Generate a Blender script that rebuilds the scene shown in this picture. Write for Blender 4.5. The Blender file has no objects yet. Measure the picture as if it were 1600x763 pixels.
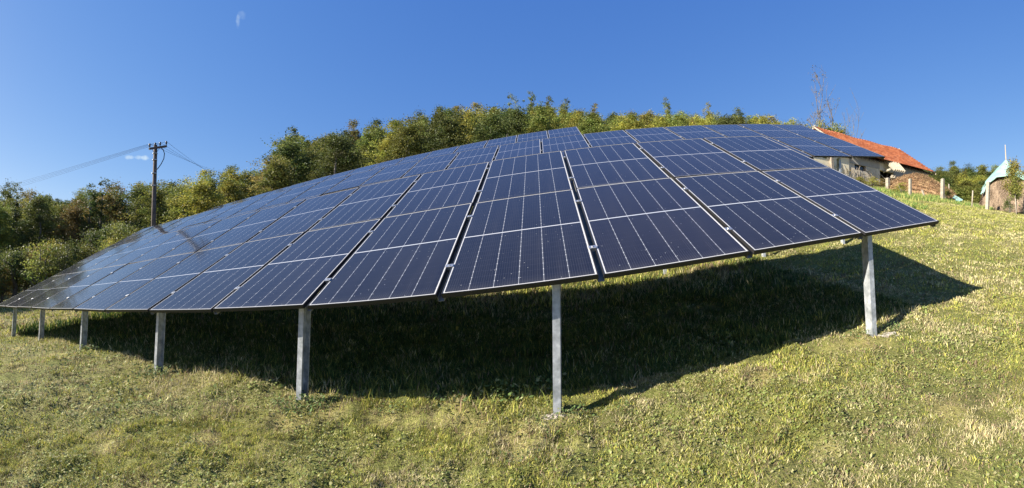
import bpy, math, random
import numpy as np
from mathutils import Vector, Matrix
random.seed(7)
RS = np.random.RandomState(11)
scene = bpy.context.scene
COL = scene.collection
R = math.radians
PI = math.pi

# ------------------------------------------------------------------ camera
# phone panorama: a cylindrical picture.  F pixels (of 1600) per radian, horizon row CY, held 4 degrees upward.
F, CY, PITCH = 655.368, 379.1, R(4.0)
cam = bpy.data.objects.new('camera', bpy.data.cameras.new('camera'))
COL.objects.link(cam)
cam.location = (0, 0, 0)
cam.rotation_euler = (PI/2 + PITCH, 0, 0)
cd = cam.data
cd.type = 'PANO'
cd.panorama_type = 'CENTRAL_CYLINDRICAL'
cd.central_cylindrical_range_u_min = -800/F
cd.central_cylindrical_range_u_max = 800/F
cd.central_cylindrical_range_v_min = -(763-CY)/F
cd.central_cylindrical_range_v_max = CY/F
cd.central_cylindrical_radius = 1.0
cd.clip_start = 0.05
cd.clip_end = 5000
scene.camera = cam
CP, SP = math.cos(PITCH), math.sin(PITCH)
M3 = np.array([[1, 0, 0], [0, CP, -SP], [0, SP, CP]])      # site frame (as surveyed from the picture) to world
def S2W(P):
    return np.asarray(P, float) @ M3.T
def at(px, py, rho):
    """world point seen at pixel px,py of the photograph at horizontal distance rho"""
    a = (px-800)/F
    return Vector(S2W([rho*math.sin(a), rho*math.cos(a), rho*(CY-py)/F]))

# ------------------------------------------------------------------ sun, sky, exposure
SUN = Vector((-1.0, -0.188, 0.518)).normalized()
SUN_EL = math.asin(SUN.z)
SUN_AZ = math.atan2(SUN.x, SUN.y)
sl = bpy.data.lights.new('sun', 'SUN')
sl.energy = 5.0
sl.angle = R(0.53)
sl.color = (1.0, 0.93, 0.80)
so = bpy.data.objects.new('sun', sl)
COL.objects.link(so)
so.rotation_euler = SUN.to_track_quat('Z', 'Y').to_euler()
so.location = (-40, -10, 30)
world = bpy.data.worlds.new('World')
scene.world = world
world.use_nodes = True
wn, wl = world.node_tree.nodes, world.node_tree.links
wn.clear()
wo = wn.new('ShaderNodeOutputWorld')
bg = wn.new('ShaderNodeBackground')
sky = wn.new('ShaderNodeTexSky')
sky.sky_type = 'NISHITA'
sky.sun_disc = False
sky.sun_elevation = SUN_EL
sky.sun_rotation = SUN_AZ
sky.altitude = 600
sky.air_density = 1.0
sky.dust_density = 0.35
sky.ozone_density = 2.2
bg.inputs['Strength'].default_value = 0.078
# three tiny wisps of cloud, placed by direction in the sky
def wnode(t, **k):
    n = wn.new(t)
    for a, b in k.items(): setattr(n, a, b)
    return n
tc = wnode('ShaderNodeTexCoord')
nz = wnode('ShaderNodeTexNoise'); nz.inputs['Scale'].default_value = 90; nz.inputs['Detail'].default_value = 4
wl.new(tc.outputs['Generated'], nz.inputs['Vector'])
spl = wnode('ShaderNodeSeparateColor'); wl.new(sky.outputs['Color'], spl.inputs[0]); cmb = wnode('ShaderNodeCombineColor')
for ch, (gam, k) in enumerate(((1.0, .84), (.72, .80), (.37, .97))):      # the phone's rendering of a clear sky: blue stays saturated towards the horizon
    a_ = wnode('ShaderNodeMath', operation='MULTIPLY'); wl.new(spl.outputs[ch], a_.inputs[0]); a_.inputs[1].default_value = .12
    p_ = wnode('ShaderNodeMath', operation='POWER'); wl.new(a_.outputs[0], p_.inputs[0]); p_.inputs[1].default_value = gam
    q_ = wnode('ShaderNodeMath', operation='MULTIPLY'); wl.new(p_.outputs[0], q_.inputs[0]); q_.inputs[1].default_value = k*5.0; wl.new(q_.outputs[0], cmb.inputs[ch])
cur = cmb.outputs[0]
acc = None
for (px, py, wx, wy, amt) in ((372, 34, 3.0, 8, 0.33), (202, 246, 7, 3.2, .75), (217, 246, 6.5, 3.0, .65), (227, 247, 6, 3.5, .85), (378, 24, 6, 5, .2)):
    d = at(px, py, 1.0).normalized()
    rt = d.cross(Vector((0, 0, 1))).normalized(); up = rt.cross(d)
    terms = []
    for ax, wdt in ((rt, wx/F), (up, wy/F)):
        dp = wnode('ShaderNodeVectorMath', operation='DOT_PRODUCT'); dp.inputs[1].default_value = ax
        wl.new(tc.outputs['Generated'], dp.inputs[0])
        m = wnode('ShaderNodeMath', operation='DIVIDE'); m.inputs[1].default_value = wdt
        wl.new(dp.outputs['Value'], m.inputs[0])
        p = wnode('ShaderNodeMath', operation='MULTIPLY'); wl.new(m.outputs[0], p.inputs[0]); wl.new(m.outputs[0], p.inputs[1])
        terms.append(p)
    s = wnode('ShaderNodeMath', operation='ADD'); wl.new(terms[0].outputs[0], s.inputs[0]); wl.new(terms[1].outputs[0], s.inputs[1])
    n1 = wnode('ShaderNodeMath', operation='MULTIPLY_ADD'); wl.new(nz.outputs['Fac'], n1.inputs[0]); n1.inputs[1].default_value = 2.6; n1.inputs[2].default_value = -1.3
    s2 = wnode('ShaderNodeMath', operation='ADD'); wl.new(s.outputs[0], s2.inputs[0]); wl.new(n1.outputs[0], s2.inputs[1])
    r = wnode('ShaderNodeMapRange', clamp=True); wl.new(s2.outputs[0], r.inputs[0])
    r.inputs[1].default_value = 1.3; r.inputs[2].default_value = -0.4; r.inputs[3].default_value = 0; r.inputs[4].default_value = amt
    front = wnode('ShaderNodeVectorMath', operation='DOT_PRODUCT'); front.inputs[1].default_value = d; wl.new(tc.outputs['Generated'], front.inputs[0])
    fg = wnode('ShaderNodeMath', operation='GREATER_THAN'); fg.inputs[1].default_value = 0.5; wl.new(front.outputs['Value'], fg.inputs[0])
    mm = wnode('ShaderNodeMath', operation='MULTIPLY'); wl.new(r.outputs[0], mm.inputs[0]); wl.new(fg.outputs[0], mm.inputs[1])
    mx = wnode('ShaderNodeMixRGB'); wl.new(mm.outputs[0], mx.inputs['Fac']); wl.new(cur, mx.inputs['Color1']); mx.inputs['Color2'].default_value = (3.4, 4.2, 4.9, 1)
    cur = mx.outputs['Color']
wl.new(cur, bg.inputs['Color'])
wl.new(bg.outputs[0], wo.inputs['Surface'])
vs = scene.view_settings
vs.view_transform = 'Standard'; vs.look = 'None'; vs.exposure = 1.35; vs.gamma = 1.0; vs.use_curve_mapping = False
scene.cycles.max_bounces = 6
scene.cycles.diffuse_bounces = 3
scene.cycles.glossy_bounces = 3
scene.cycles.transmission_bounces = 3
scene.cycles.transparent_max_bounces = 6
scene.cycles.use_denoising = True

# ------------------------------------------------------------------ helpers
def mat(name, rough=0.8, color=(.5, .5, .5), metallic=0.0, spec=0.5):
    m = bpy.data.materials.new(name); m.use_nodes = True
    nt = m.node_tree; b = nt.nodes['Principled BSDF']
    b.inputs['Base Color'].default_value = (*color, 1); b.inputs['Roughness'].default_value = rough
    b.inputs['Metallic'].default_value = metallic; b.inputs['Specular IOR Level'].default_value = spec
    return m, nt, b
def N(nt, t, ins=None, **k):
    n = nt.nodes.new(t)
    for a, v in k.items(): setattr(n, a, v)
    for a, v in (ins or {}).items():
        if hasattr(v, 'is_output') or isinstance(v, bpy.types.NodeSocket): nt.links.new(v, n.inputs[a])
        else: n.inputs[a].default_value = v
    return n
def ramp(nt, fac, stops):
    r = nt.nodes.new('ShaderNodeValToRGB'); nt.links.new(fac, r.inputs[0])
    while len(r.color_ramp.elements) > 1: r.color_ramp.elements.remove(r.color_ramp.elements[-1])
    for i, (p, c) in enumerate(stops):
        e = r.color_ramp.elements[0] if i == 0 else r.color_ramp.elements.new(p)
        e.position = p; e.color = (*c, 1)
    return r.outputs[0]
def noise(nt, scale, detail=4, rough=.55, vec=None, coord='Object'):
    if vec is None: vec = N(nt, 'ShaderNodeTexCoord').outputs[coord]
    return N(nt, 'ShaderNodeTexNoise', {'Scale': scale, 'Detail': detail, 'Roughness': rough, 'Vector': vec}).outputs['Fac']
def bump(nt, b, h, strength=.4, dist=.02):
    n = N(nt, 'ShaderNodeBump', {'Height': h, 'Strength': strength, 'Distance': dist}); nt.links.new(n.outputs[0], b.inputs['Normal'])
def noisy(name, stops, scale, rough=.85, det=5, bmp=None, metallic=0, spec=.4, scale2=None):
    m, nt, b = mat(name, rough, metallic=metallic, spec=spec)
    f = noise(nt, scale, det)
    if scale2:
        f2 = noise(nt, scale2, 3)
        f = N(nt, 'ShaderNodeMath', {0: f, 1: f2}, operation='ADD').outputs[0]
        f = N(nt, 'ShaderNodeMath', {0: f, 1: .5}, operation='MULTIPLY').outputs[0]
    nt.links.new(ramp(nt, f, stops), b.inputs['Base Color'])
    if bmp: bump(nt, b, noise(nt, bmp[0], 5), bmp[1], bmp[2])
    return m

class MB:
    def __init__(s): s.v = []; s.f = []; s.n = 0
    def add(s, V, Fs):
        V = np.asarray(V, float).reshape(-1, 3); s.v.append(V); s.f += [tuple(int(i)+s.n for i in f) for f in Fs]; s.n += len(V); return s
    def box(s, c, size, rot=None):
        c = np.array(c, float); h = np.array(size, float)/2
        V = np.array([[x, y, z] for x in (-1, 1) for y in (-1, 1) for z in (-1, 1)])*h
        if rot is not None: V = V @ np.array(rot).T
        return s.add(V+c, [(0, 1, 3, 2), (4, 6, 7, 5), (0, 4, 5, 1), (2, 3, 7, 6), (0, 2, 6, 4), (1, 5, 7, 3)])
    def tube(s, pts, rad, n=8, cap=True):
        P = [Vector(p) for p in pts]; k = len(P)
        if not hasattr(rad, '__len__'): rad = [rad]*k
        V = []; ref = None
        for i, p in enumerate(P):
            t = (P[min(i+1, k-1)]-P[max(i-1, 0)]).normalized()
            if ref is None: ref = Vector((1, 0, 0)) if abs(t.x) < .8 else Vector((0, 1, 0))
            a = (ref-t*ref.dot(t)).normalized(); b = t.cross(a); ref = a
            for j in range(n):
                q = 2*PI*j/n; V.append(p+(a*math.cos(q)+b*math.sin(q))*rad[i])
        Fs = [(i*n+j, i*n+(j+1) % n, (i+1)*n+(j+1) % n, (i+1)*n+j) for i in range(k-1) for j in range(n)]
        if cap: Fs += [tuple(range(n))[::-1], tuple((k-1)*n+j for j in range(n))]
        return s.add([list(v) for v in V], Fs)
    def prism(s, poly, z0, z1):
        n = len(poly); V = [(x, y, z0) for x, y in poly]+[(x, y, z1) for x, y in poly]
        return s.add(V, [tuple(range(n))[::-1], tuple(range(n, 2*n))]+[(i, (i+1) % n, n+(i+1) % n, n+i) for i in range(n)])
    def mesh(s, name, mats, smooth=False):
        me = bpy.data.meshes.new(name); me.from_pydata(np.concatenate(s.v).tolist(), [], s.f)
        for m in (mats if isinstance(mats, (list, tuple)) else [mats]): me.materials.append(m)
        if smooth: me.polygons.foreach_set('use_smooth', [True]*len(me.polygons))
        me.update(); return me
    def build(s, name, mats, parent=None, smooth=False, loc=None):
        return put(name, s.mesh(name, mats, smooth), parent, loc)
def put(name, me, parent=None, loc=None, rot=None):
    o = bpy.data.objects.new(name, me); COL.objects.link(o)
    if parent: o.parent = parent
    if loc is not None: o.location = loc
    if rot is not None: o.rotation_euler = rot
    return o
def tag(o, label=None, cat=None, group=None, kind=None):
    if label: o['label'] = label
    if cat: o['category'] = cat
    if group: o['group'] = group
    if kind: o['kind'] = kind
    return o
def empty(name, loc, rz=0):
    o = bpy.data.objects.new(name, None); COL.objects.link(o); o.location = loc; o.rotation_euler = (0, 0, rz); o.empty_display_size = .3
    return o
def big_mesh(name, V, quads, tris, attr=None, smooth=False):
    """fast mesh from numpy arrays; quads then tris; attr = per-vertex rgb"""
    me = bpy.data.meshes.new(name)
    V = np.asarray(V, np.float32); nq, nt_ = (0 if quads is None else len(quads)), (0 if tris is None else len(tris))
    me.vertices.add(len(V)); me.vertices.foreach_set('co', V.ravel())
    li = np.concatenate([q for q in ((np.asarray(quads).ravel() if nq else np.zeros(0, int)), (np.asarray(tris).ravel() if nt_ else np.zeros(0, int)))]).astype(np.int32)
    me.loops.add(len(li)); me.loops.foreach_set('vertex_index', li)
    me.polygons.add(nq+nt_)
    st = np.concatenate([np.arange(nq)*4, nq*4+np.arange(nt_)*3]).astype(np.int32)
    me.polygons.foreach_set('loop_start', st)
    if smooth: me.polygons.foreach_set('use_smooth', np.ones(nq+nt_, bool))
    if attr is not None:
        a = me.color_attributes.new('tint', 'FLOAT_COLOR', 'POINT')
        c = np.ones((len(V), 4), np.float32); c[:, :3] = attr; a.data.foreach_set('color', c.ravel())
    me.update(calc_edges=True); me.validate(); return me

# value noise
_T = RS.rand(256, 256)
def vn(x, y, s, ox=0, oy=0):
    x = np.asarray(x)*s+ox+1000; y = np.asarray(y)*s+oy+1000
    xi = np.floor(x).astype(int); yi = np.floor(y).astype(int); fx = x-xi; fy = y-yi
    fx = fx*fx*(3-2*fx); fy = fy*fy*(3-2*fy)
    g = lambda a, b: _T[a % 256, b % 256]
    return (g(xi, yi)*(1-fx)+g(xi+1, yi)*fx)*(1-fy)+(g(xi, yi+1)*(1-fx)+g(xi+1, yi+1)*fx)*fy
def fbm(x, y, s, o=4, ox=0):
    t = 0; a = 1; n = 0
    for k in range(o): t = t+a*vn(x, y, s*2**k, ox+k*17.3, k*9.1); n += a; a *= .5
    return t/n

# ------------------------------------------------------------------ terrain height (site frame)
CTRL = np.array([
 (3.14, 2.72, -.92), (.32, 3.03, -1.23), (-1.79, 3.27, -1.38), (-3.95, 3.51, -1.60), (-6.17, 3.76, -1.82), (-8.33, 4.0, -2.17), (-10.53, 4.23, -2.56),
 (0, 0, -1.52), (-3, 0, -1.80), (3, 0, -1.22), (0, -6, -2.1), (7, -4, -1.3), (-8, -4, -2.8), (-12, 0, -3.1), (5.99, 2.9, -.74), (5.8, 7.04, -.27), (.82, 7.64, -.93),
 (-6, 8, -1.5), (-12, 9, -2.4), (-16, 5, -3.2), (8, 9, .5), (0, 10.5, -.3), (-8, 11, -1.3), (0, 16, 1.0), (-12, 17, -.7), (10, 14, 1.6),
 (20.5, 14.3, 2.85), (29.5, 20.6, 4.5), (23.8, 18.3, 3.8), (17, 18.3, 3.1), (17, 22, 3.9), (22.3, 11.4, 2.1), (26.8, 11.2, 2.15), (40, 8, 2.4), (12.6, 6.1, .5), (14, 2, .3), (39.7, 21, 3.2),
 (70, 37, 4), (115, 61, 14), (125, 33, 13), (176, 94, 12), (30, 38, 7),
 (-18.8, 6.8, -3.6), (-33, 12, -4.0), (-52, 19, -2.4), (-94, 34, 3), (-230, 90, 12), (-21.7, 12.5, -3.2), (-43, 25, -1.5), (-15.5, 15.5, -2.1), (-35, 35, -1.2), (-56, 56, 3),
 (-25, 43, 4.5), (-15, 26, 1.2), (0, 35, 5), (0, 75, 16), (0, 120, 20), (27.4, 75, 17), (58, 75, 18),
 (300, 300, 30), (-300, 300, 20), (0, 300, 28), (300, -200, 0), (-300, -200, -25), (0, -300, -20), (700, 0, 10), (-700, 0, -10)], float)
_d = np.hypot(CTRL[:, None, 0]-CTRL[None, :, 0], CTRL[:, None, 1]-CTRL[None, :, 1])
_n = len(CTRL); _A = np.zeros((_n+3, _n+3)); _A[:_n, :_n] = np.sqrt(_d**2+1.5**2); _A[:_n, _n] = 1; _A[:_n, _n+1:] = CTRL[:, :2]; _A[_n:, :_n] = _A[:_n, _n:].T
_W = np.linalg.solve(_A, np.concatenate([CTRL[:, 2], [0, 0, 0]]))
def g0(x, y):
    x = np.atleast_1d(np.asarray(x, float)); y = np.atleast_1d(np.asarray(y, float))
    z = _W[_n]+_W[_n+1]*x+_W[_n+2]*y
    for k in range(_n): z = z+_W[k]*np.sqrt((x-CTRL[k, 0])**2+(y-CTRL[k, 1])**2+2.25)
    return z
def g(x, y):
    r = np.hypot(x, y)
    z = g0(x, y)
    z = z+(fbm(x, y, 1.1, 3)-.5)*.10*np.clip(r/3, .3, 1.5)+(vn(x, y, 7, 5)-.5)*.050+(vn(x, y, 15, 9)-.5)*.030+(vn(x, y, 31, 3)-.5)*.012
    return z
def gw(x, y, dz=0):
    """world point on the ground at site coordinates x,y"""
    return Vector(S2W([x, y, float(g(x, y)[0])+dz]))
def pol(px, rho):
    a = (px-800)/F; return rho*math.sin(a), rho*math.cos(a)

def ground_at(px_, py_):
    a_ = (px_-800)/F; rs__ = np.linspace(1, 40, 1600); zz = g0(rs__*math.sin(a_), rs__*math.cos(a_)); k_ = np.argmin(np.abs(zz/rs__-(CY-py_)/F)); return rs__[k_]*math.sin(a_), rs__[k_]*math.cos(a_)
BARE = [(*ground_at(a_, b_), r_) for a_, b_, r_ in ((822, 702, .15), (800, 680, .12), (858, 662, .14), (745, 668, .13), (700, 648, .16), (1335, 535, .22), (1372, 538, .14), (1300, 545, .14), (455, 652, .20), (520, 640, .14), (600, 650, .14), (30, 545, .35), (95, 555, .22), (640, 655, .11), (1185, 590, .14), (1290, 700, .08), (230, 640, .16), (320, 690, .12), (905, 700, .09), (560, 715, .08), (1480, 640, .14), (170, 700, .10), (1050, 690, .08))]
def barespot(x, y):
    w_ = np.zeros(np.shape(x)); q_ = .55+.9*fbm(x, y, 7.0, 3, 910)
    for a_, b_, r_ in BARE: w_ = np.maximum(w_, np.exp(-(((x-a_)**2+(y-b_)**2)/(r_*q_)**2)**1.5))
    return w_
NA, NR_ = 900, 250
rr = np.concatenate([[0.0], np.geomspace(.35, 900, NR_)])
aa = np.linspace(0, 2*PI, NA, endpoint=False)
RR, AA = np.meshgrid(rr[1:], aa, indexing='ij')
X = (RR*np.sin(AA)).ravel(); Y = (RR*np.cos(AA)).ravel()
Z = g(X, Y)
V = S2W(np.stack([X, Y, Z], 1))
V = np.concatenate([V, S2W([[0, 0, float(g(0, 0)[0])]])])
ii, jj = np.meshgrid(np.arange(NR_-1), np.arange(NA), indexing='ij'); ii = ii.ravel(); jj = jj.ravel()
q = np.stack([ii*NA+jj, (ii+1)*NA+jj, (ii+1)*NA+(jj+1) % NA, ii*NA+(jj+1) % NA], 1)
t = np.stack([np.full(NA, len(V)-1), np.arange(NA), (np.arange(NA)+1) % NA], 1)

mg, nt, b = mat('soil_and_thatch', .95, spec=.15)
oc = N(nt, 'ShaderNodeTexCoord').outputs['Object']
big = noise(nt, .35, 4, .6, oc); mid_ = noise(nt, 2.2, 5, .65, oc); fine = noise(nt, 26, 5, .7, oc); fin2 = noise(nt, 85, 3, .7, oc)
c1 = ramp(nt, mid_, [(.30, (.13, .105, .06)), (.45, (.24, .205, .09)), (.55, (.22, .225, .07)), (.70, (.32, .28, .14))])
c2 = ramp(nt, fine, [(.30, (.06, .055, .025)), (.5, (.17, .185, .06)), (.68, (.34, .30, .16))])
mx = N(nt, 'ShaderNodeMixRGB', {'Fac': .65, 'Color1': c1, 'Color2': c2})
c3 = ramp(nt, big, [(.38, (.98, 1.05, .75)), (.62, (1.12, 1.04, .85))])
mx2 = N(nt, 'ShaderNodeMixRGB', {'Fac': .8, 'Color1': mx.outputs[0], 'Color2': c3}, blend_type='MULTIPLY')
c4 = ramp(nt, fin2, [(.35, (.55, .55, .55)), (.6, (1.15, 1.15, 1.15))])
mx3 = N(nt, 'ShaderNodeMixRGB', {'Fac': .9, 'Color1': mx2.outputs[0], 'Color2': c4}, blend_type='MULTIPLY')
tg = N(nt, 'ShaderNodeVertexColor', layer_name='tint').outputs[0]
mx4 = N(nt, 'ShaderNodeMixRGB', {'Fac': 1.0, 'Color1': mx3.outputs[0], 'Color2': tg}, blend_type='MULTIPLY')
nt.links.new(mx4.outputs[0], b.inputs['Base Color'])
h = N(nt, 'ShaderNodeMath', {0: fine, 1: fin2}, operation='ADD').outputs[0]
bump(nt, b, h, .9, .03)
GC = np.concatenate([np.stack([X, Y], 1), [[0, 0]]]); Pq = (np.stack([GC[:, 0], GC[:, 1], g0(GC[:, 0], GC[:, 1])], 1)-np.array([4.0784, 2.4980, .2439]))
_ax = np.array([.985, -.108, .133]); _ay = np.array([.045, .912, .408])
qa, qb = Pq@_ax, Pq@_ay; wt = np.clip((.15-qa)/.3, 0, 1)*np.clip((qa+16.5)/.5, 0, 1)*np.clip((qb-.1)/.35, 0, 1)*np.clip((4.4-qb)/.4, 0, 1)  # wt: where the soil tint is darkened for the near array's shade
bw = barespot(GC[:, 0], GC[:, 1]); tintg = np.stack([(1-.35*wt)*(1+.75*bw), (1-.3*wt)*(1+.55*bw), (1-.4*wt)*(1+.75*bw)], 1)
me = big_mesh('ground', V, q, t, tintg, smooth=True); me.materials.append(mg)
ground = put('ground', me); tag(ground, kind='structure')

# ------------------------------------------------------------------ grass (one uncountable cover)
L1P0 = np.array([4.0784, 2.4980, .2439]); L1R = np.array([.41635572, -.15412303, -.07910188])
L2P0 = np.array([8.66642597, 6.99653107, 2.28172511]); L2R = np.array([.40313440, -.14690620, -.08346036])
L3P0 = np.array([2.33391183, 12.36645135, 2.89387936]); L3R = np.array([.40226206, -.15821203, -.07868511])
W_, L_ = 1.17, 2.0631
def rodr(r):
    t = np.linalg.norm(r); k = r/t; K = np.array([[0, -k[2], k[1]], [k[2], 0, -k[0]], [-k[1], k[0], 0]])
    return np.eye(3)+math.sin(t)*K+(1-math.cos(t))*K@K
R1 = rodr(L1R)
GREEN = np.array([.185, .225, .048]); YGRN = np.array([.37, .35, .080]); STRAW = np.array([.45, .395, .215]); BROWN = np.array([.26, .18, .115]); SHADED_GREEN = np.array([.052, .100, .026])  # last one: grass green darkened to carry the shade below the panels
def blades(x, y, hgt, wid, col, lean, rs):
    n = len(x); z = g(x, y)-.006
    az = rs.rand(n)*2*PI; la = rs.rand(n)*2*PI; ln = lean*(.3+.9*rs.rand(n))
    P = np.stack([x, y, z], 1); side = np.stack([np.cos(az), np.sin(az), np.zeros(n)], 1)*wid[:, None]/2
    tip = np.stack([np.cos(la)*ln, np.sin(la)*ln, np.sqrt(np.clip(1-ln**2, .03, 1))], 1)*hgt[:, None]
    midp = tip*np.array([.42, .42, .62])
    v = np.stack([P-side, P+side, P+midp+side*.8, P+midp-side*.8, P+tip], 1).reshape(-1, 3)
    b0 = np.arange(n)*5
    qq = np.stack([b0, b0+1, b0+2, b0+3], 1); tt = np.stack([b0+3, b0+2, b0+4], 1)
    return v, qq, tt, np.repeat(col, 5, 0)
def ring(n, r0, r1, a0=-72, a1=72, rs=RS):
    r = np.sqrt(rs.rand(n)*(r1*r1-r0*r0)+r0*r0); a = np.radians(rs.rand(n)*(a1-a0)+a0); return r*np.sin(a), r*np.cos(a)
def grasscol(x, y, rs):
    n = len(x)
    p = fbm(x, y, .9, 4, 40); p2 = fbm(x, y, 2.6, 3, 80); p3 = fbm(x, y, .25, 3, 120)
    dry = np.clip((p-.5)*2.0+(p2-.5)*2.2+(p3-.5)*.4+.38, 0.06, .85)
    bare = np.clip((fbm(x, y, 2.3, 4, 200)-.585)*9, 0, 1)
    u = rs.rand(n)
    c = np.where((u < dry)[:, None], STRAW, np.where((rs.rand(n) < .66)[:, None], YGRN, GREEN))
    c = np.where((rs.rand(n) < .12+.35*bare)[:, None], BROWN, c)
    c = c*(.55+.9*rs.rand(n))[:, None]*(.52+1.02*fbm(x, y, 6.5, 3, 640))[:, None]*1.08
    return c, bare
parts = []
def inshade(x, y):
    # ground below the near array (long unmown grass, its colour darkened for the array's shade)
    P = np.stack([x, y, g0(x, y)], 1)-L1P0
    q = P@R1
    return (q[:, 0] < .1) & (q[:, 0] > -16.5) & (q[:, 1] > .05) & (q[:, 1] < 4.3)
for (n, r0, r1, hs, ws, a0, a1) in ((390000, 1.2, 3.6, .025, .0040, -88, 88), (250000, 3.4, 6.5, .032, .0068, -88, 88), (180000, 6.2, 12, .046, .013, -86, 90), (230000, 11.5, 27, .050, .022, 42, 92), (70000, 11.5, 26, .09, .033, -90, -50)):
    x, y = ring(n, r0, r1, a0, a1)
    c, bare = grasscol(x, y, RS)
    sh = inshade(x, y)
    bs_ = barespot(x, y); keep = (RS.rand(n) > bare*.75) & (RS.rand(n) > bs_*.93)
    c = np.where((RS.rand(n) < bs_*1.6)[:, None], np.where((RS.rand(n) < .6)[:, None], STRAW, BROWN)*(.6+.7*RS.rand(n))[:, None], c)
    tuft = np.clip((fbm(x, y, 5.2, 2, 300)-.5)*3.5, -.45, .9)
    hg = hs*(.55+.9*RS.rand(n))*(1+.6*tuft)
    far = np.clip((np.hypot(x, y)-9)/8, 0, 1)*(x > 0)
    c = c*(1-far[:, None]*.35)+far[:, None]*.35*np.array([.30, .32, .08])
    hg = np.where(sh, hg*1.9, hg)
    c = np.where(sh[:, None] & (RS.rand(n) < .8)[:, None], np.where((RS.rand(n) < .7)[:, None], SHADED_GREEN, GREEN*.7)*(.7+.6*RS.rand(n))[:, None], c)  # array shade put into the blade colours
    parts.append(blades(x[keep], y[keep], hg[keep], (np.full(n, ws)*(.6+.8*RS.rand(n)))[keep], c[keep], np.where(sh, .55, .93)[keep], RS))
# tall uncut stalks along the posts and the rough edge by the fence
n = 9000; i_ = RS.rand(n)*14.5; yy = RS.normal(.35, .35, n)
P = L1P0+(np.stack([-i_*W_, yy, np.zeros(n)], 1))@R1.T
m_ = fbm(P[:, 0], P[:, 1], 1.3, 2, 77) > .52; P = P[m_]; n = len(P); c, _ = grasscol(P[:, 0], P[:, 1], RS)
parts.append(blades(P[:, 0], P[:, 1], .09*(.4+RS.rand(n)), np.full(n, .006), c, np.full(n, .6), RS))
n = 30000; x, y = ring(n, 18, 27, 47, 66); rr_ = np.hypot(x, y); k_ = fbm(x, y, .8, 3, 31)+.35*RS.rand(n)+.35*np.clip((rr_-21)/4, 0, 1)-.25*np.clip((np.degrees(np.arctan2(x, y))-58)/6, 0, 1) > .85; x = x[k_]; y = y[k_]; n = len(x); c = np.where((RS.rand(n) < .55)[:, None], np.array([.13, .22, .05]), np.array([.36, .36, .11]))*(.7+.6*RS.rand(n))[:, None]
parts.append(blades(x, y, .22*(.4+RS.rand(n)), np.full(n, .028), c, np.full(n, .5), RS))
# a few longer wild grasses at the back of the near array where the sun comes through
n = 14000; i_ = RS.rand(n)*9; yy = RS.normal(5.0, .5, n)
P = L1P0+(np.stack([-i_*W_, yy, np.zeros(n)], 1))@R1.T; c, _ = grasscol(P[:, 0], P[:, 1], RS)
parts.append(blades(P[:, 0], P[:, 1], .11*(.4+RS.rand(n)), np.full(n, .012), c, np.full(n, .6), RS))
# broad little leaves (clover, plantain) lying between the blades
def leaves(x, y, size, col, rs, lift):
    n = len(x); z = g(x, y)+lift*rs.rand(n)
    a = rs.rand(n)*2*PI; tx = rs.normal(0, .45, n); ty = rs.normal(0, .45, n)
    u = np.stack([np.cos(a), np.sin(a), tx], 1)*size[:, None]; v_ = np.stack([-np.sin(a), np.cos(a), ty], 1)*size[:, None]*.62
    P = np.stack([x, y, z], 1)
    v = np.stack([P-u, P-v_, P+u, P+v_], 1).reshape(-1, 3); b0 = np.arange(n)*4
    return v, np.stack([b0, b0+1, b0+2, b0+3], 1), None, np.repeat(col, 4, 0)
for (n, r0, r1, s) in ((85000, 1.5, 4.2, .0085), (60000, 4, 10, .017)):
    x, y = ring(n, r0, r1); k = fbm(x, y, 1.6, 3, 500)+.25*RS.rand(n) > .645; x = x[k]; y = y[k]; n = len(x)
    c = np.where((RS.rand(n) < .6)[:, None], np.array([.21, .25, .07]), np.array([.33, .31, .14]))*(.65+.7*RS.rand(n))[:, None]
    parts.append(leaves(x, y, s*(.5+RS.rand(n)), c, RS, .022*s/.009))
# leafy weeds round the posts and on the ground below the panels
for (px_, rho_, k_, s_, hh_) in ((487, 3.55, 260, .020, .12), (462, 3.45, 160, .016, .09), (440, 3.6, 120, .016, .10), (790, 3.35, 200, .026, .16), (840, 3.5, 120, .026, .14), (705, 3.3, 90, .020, .10), (890, 2.98, 160, .014, .07), (855, 2.80, 90, .012, .06), (1395, 4.3, 200, .018, .12), (1340, 4.15, 160, .016, .09), (250, 5.1, 200, .022, .14), (232, 5.1, 120, .022, .12), (132, 6.9, 160, .026, .14), (1130, 4.1, 120, .020, .12), (975, 3.0, 150, .013, .06), (810, 2.45, 120, .011, .05), (610, 3.3, 130, .014, .08)):
    x0_, y0_ = pol(px_, rho_); x = x0_+RS.normal(0, .09*rho_/3.5, k_); y = y0_+RS.normal(0, .07*rho_/3.5, k_)
    c = np.where((RS.rand(k_) < .75)[:, None], np.array([.12, .18, .055]), np.array([.26, .27, .13]))*(.6+.7*RS.rand(k_))[:, None]
    parts.append(leaves(x, y, s_*.62*(.5+RS.rand(k_)), c, RS, hh_*.75))
vs_, qs, ts, cs = [], [], [], []; off = 0
for v, qq, tt, c in parts:
    vs_.append(v); qs.append(qq+off); cs.append(c)
    if tt is not None: ts.append(tt+off)
    off += len(v)
mgr, nt, b = mat('grass_blades', .75, spec=.25)
at_ = N(nt, 'ShaderNodeVertexColor', layer_name='tint').outputs[0]
nt.links.new(at_, b.inputs['Base Color'])
tr = N(nt, 'ShaderNodeBsdfTranslucent', {'Color': at_}); ms = N(nt, 'ShaderNodeMixShader', {'Fac': .25}); nt.links.new(b.outputs[0], ms.inputs[1]); nt.links.new(tr.outputs[0], ms.inputs[2])
nt.links.new(ms.outputs[0], nt.nodes['Material Output'].inputs[0])
me = big_mesh('grass', S2W(np.concatenate(vs_)), np.concatenate(qs), np.concatenate(ts), np.concatenate(cs)); me.materials.append(mgr)
tag(put('grass', me), 'dry mown hillside grass with clover and straw', 'grass', kind='stuff')

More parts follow.
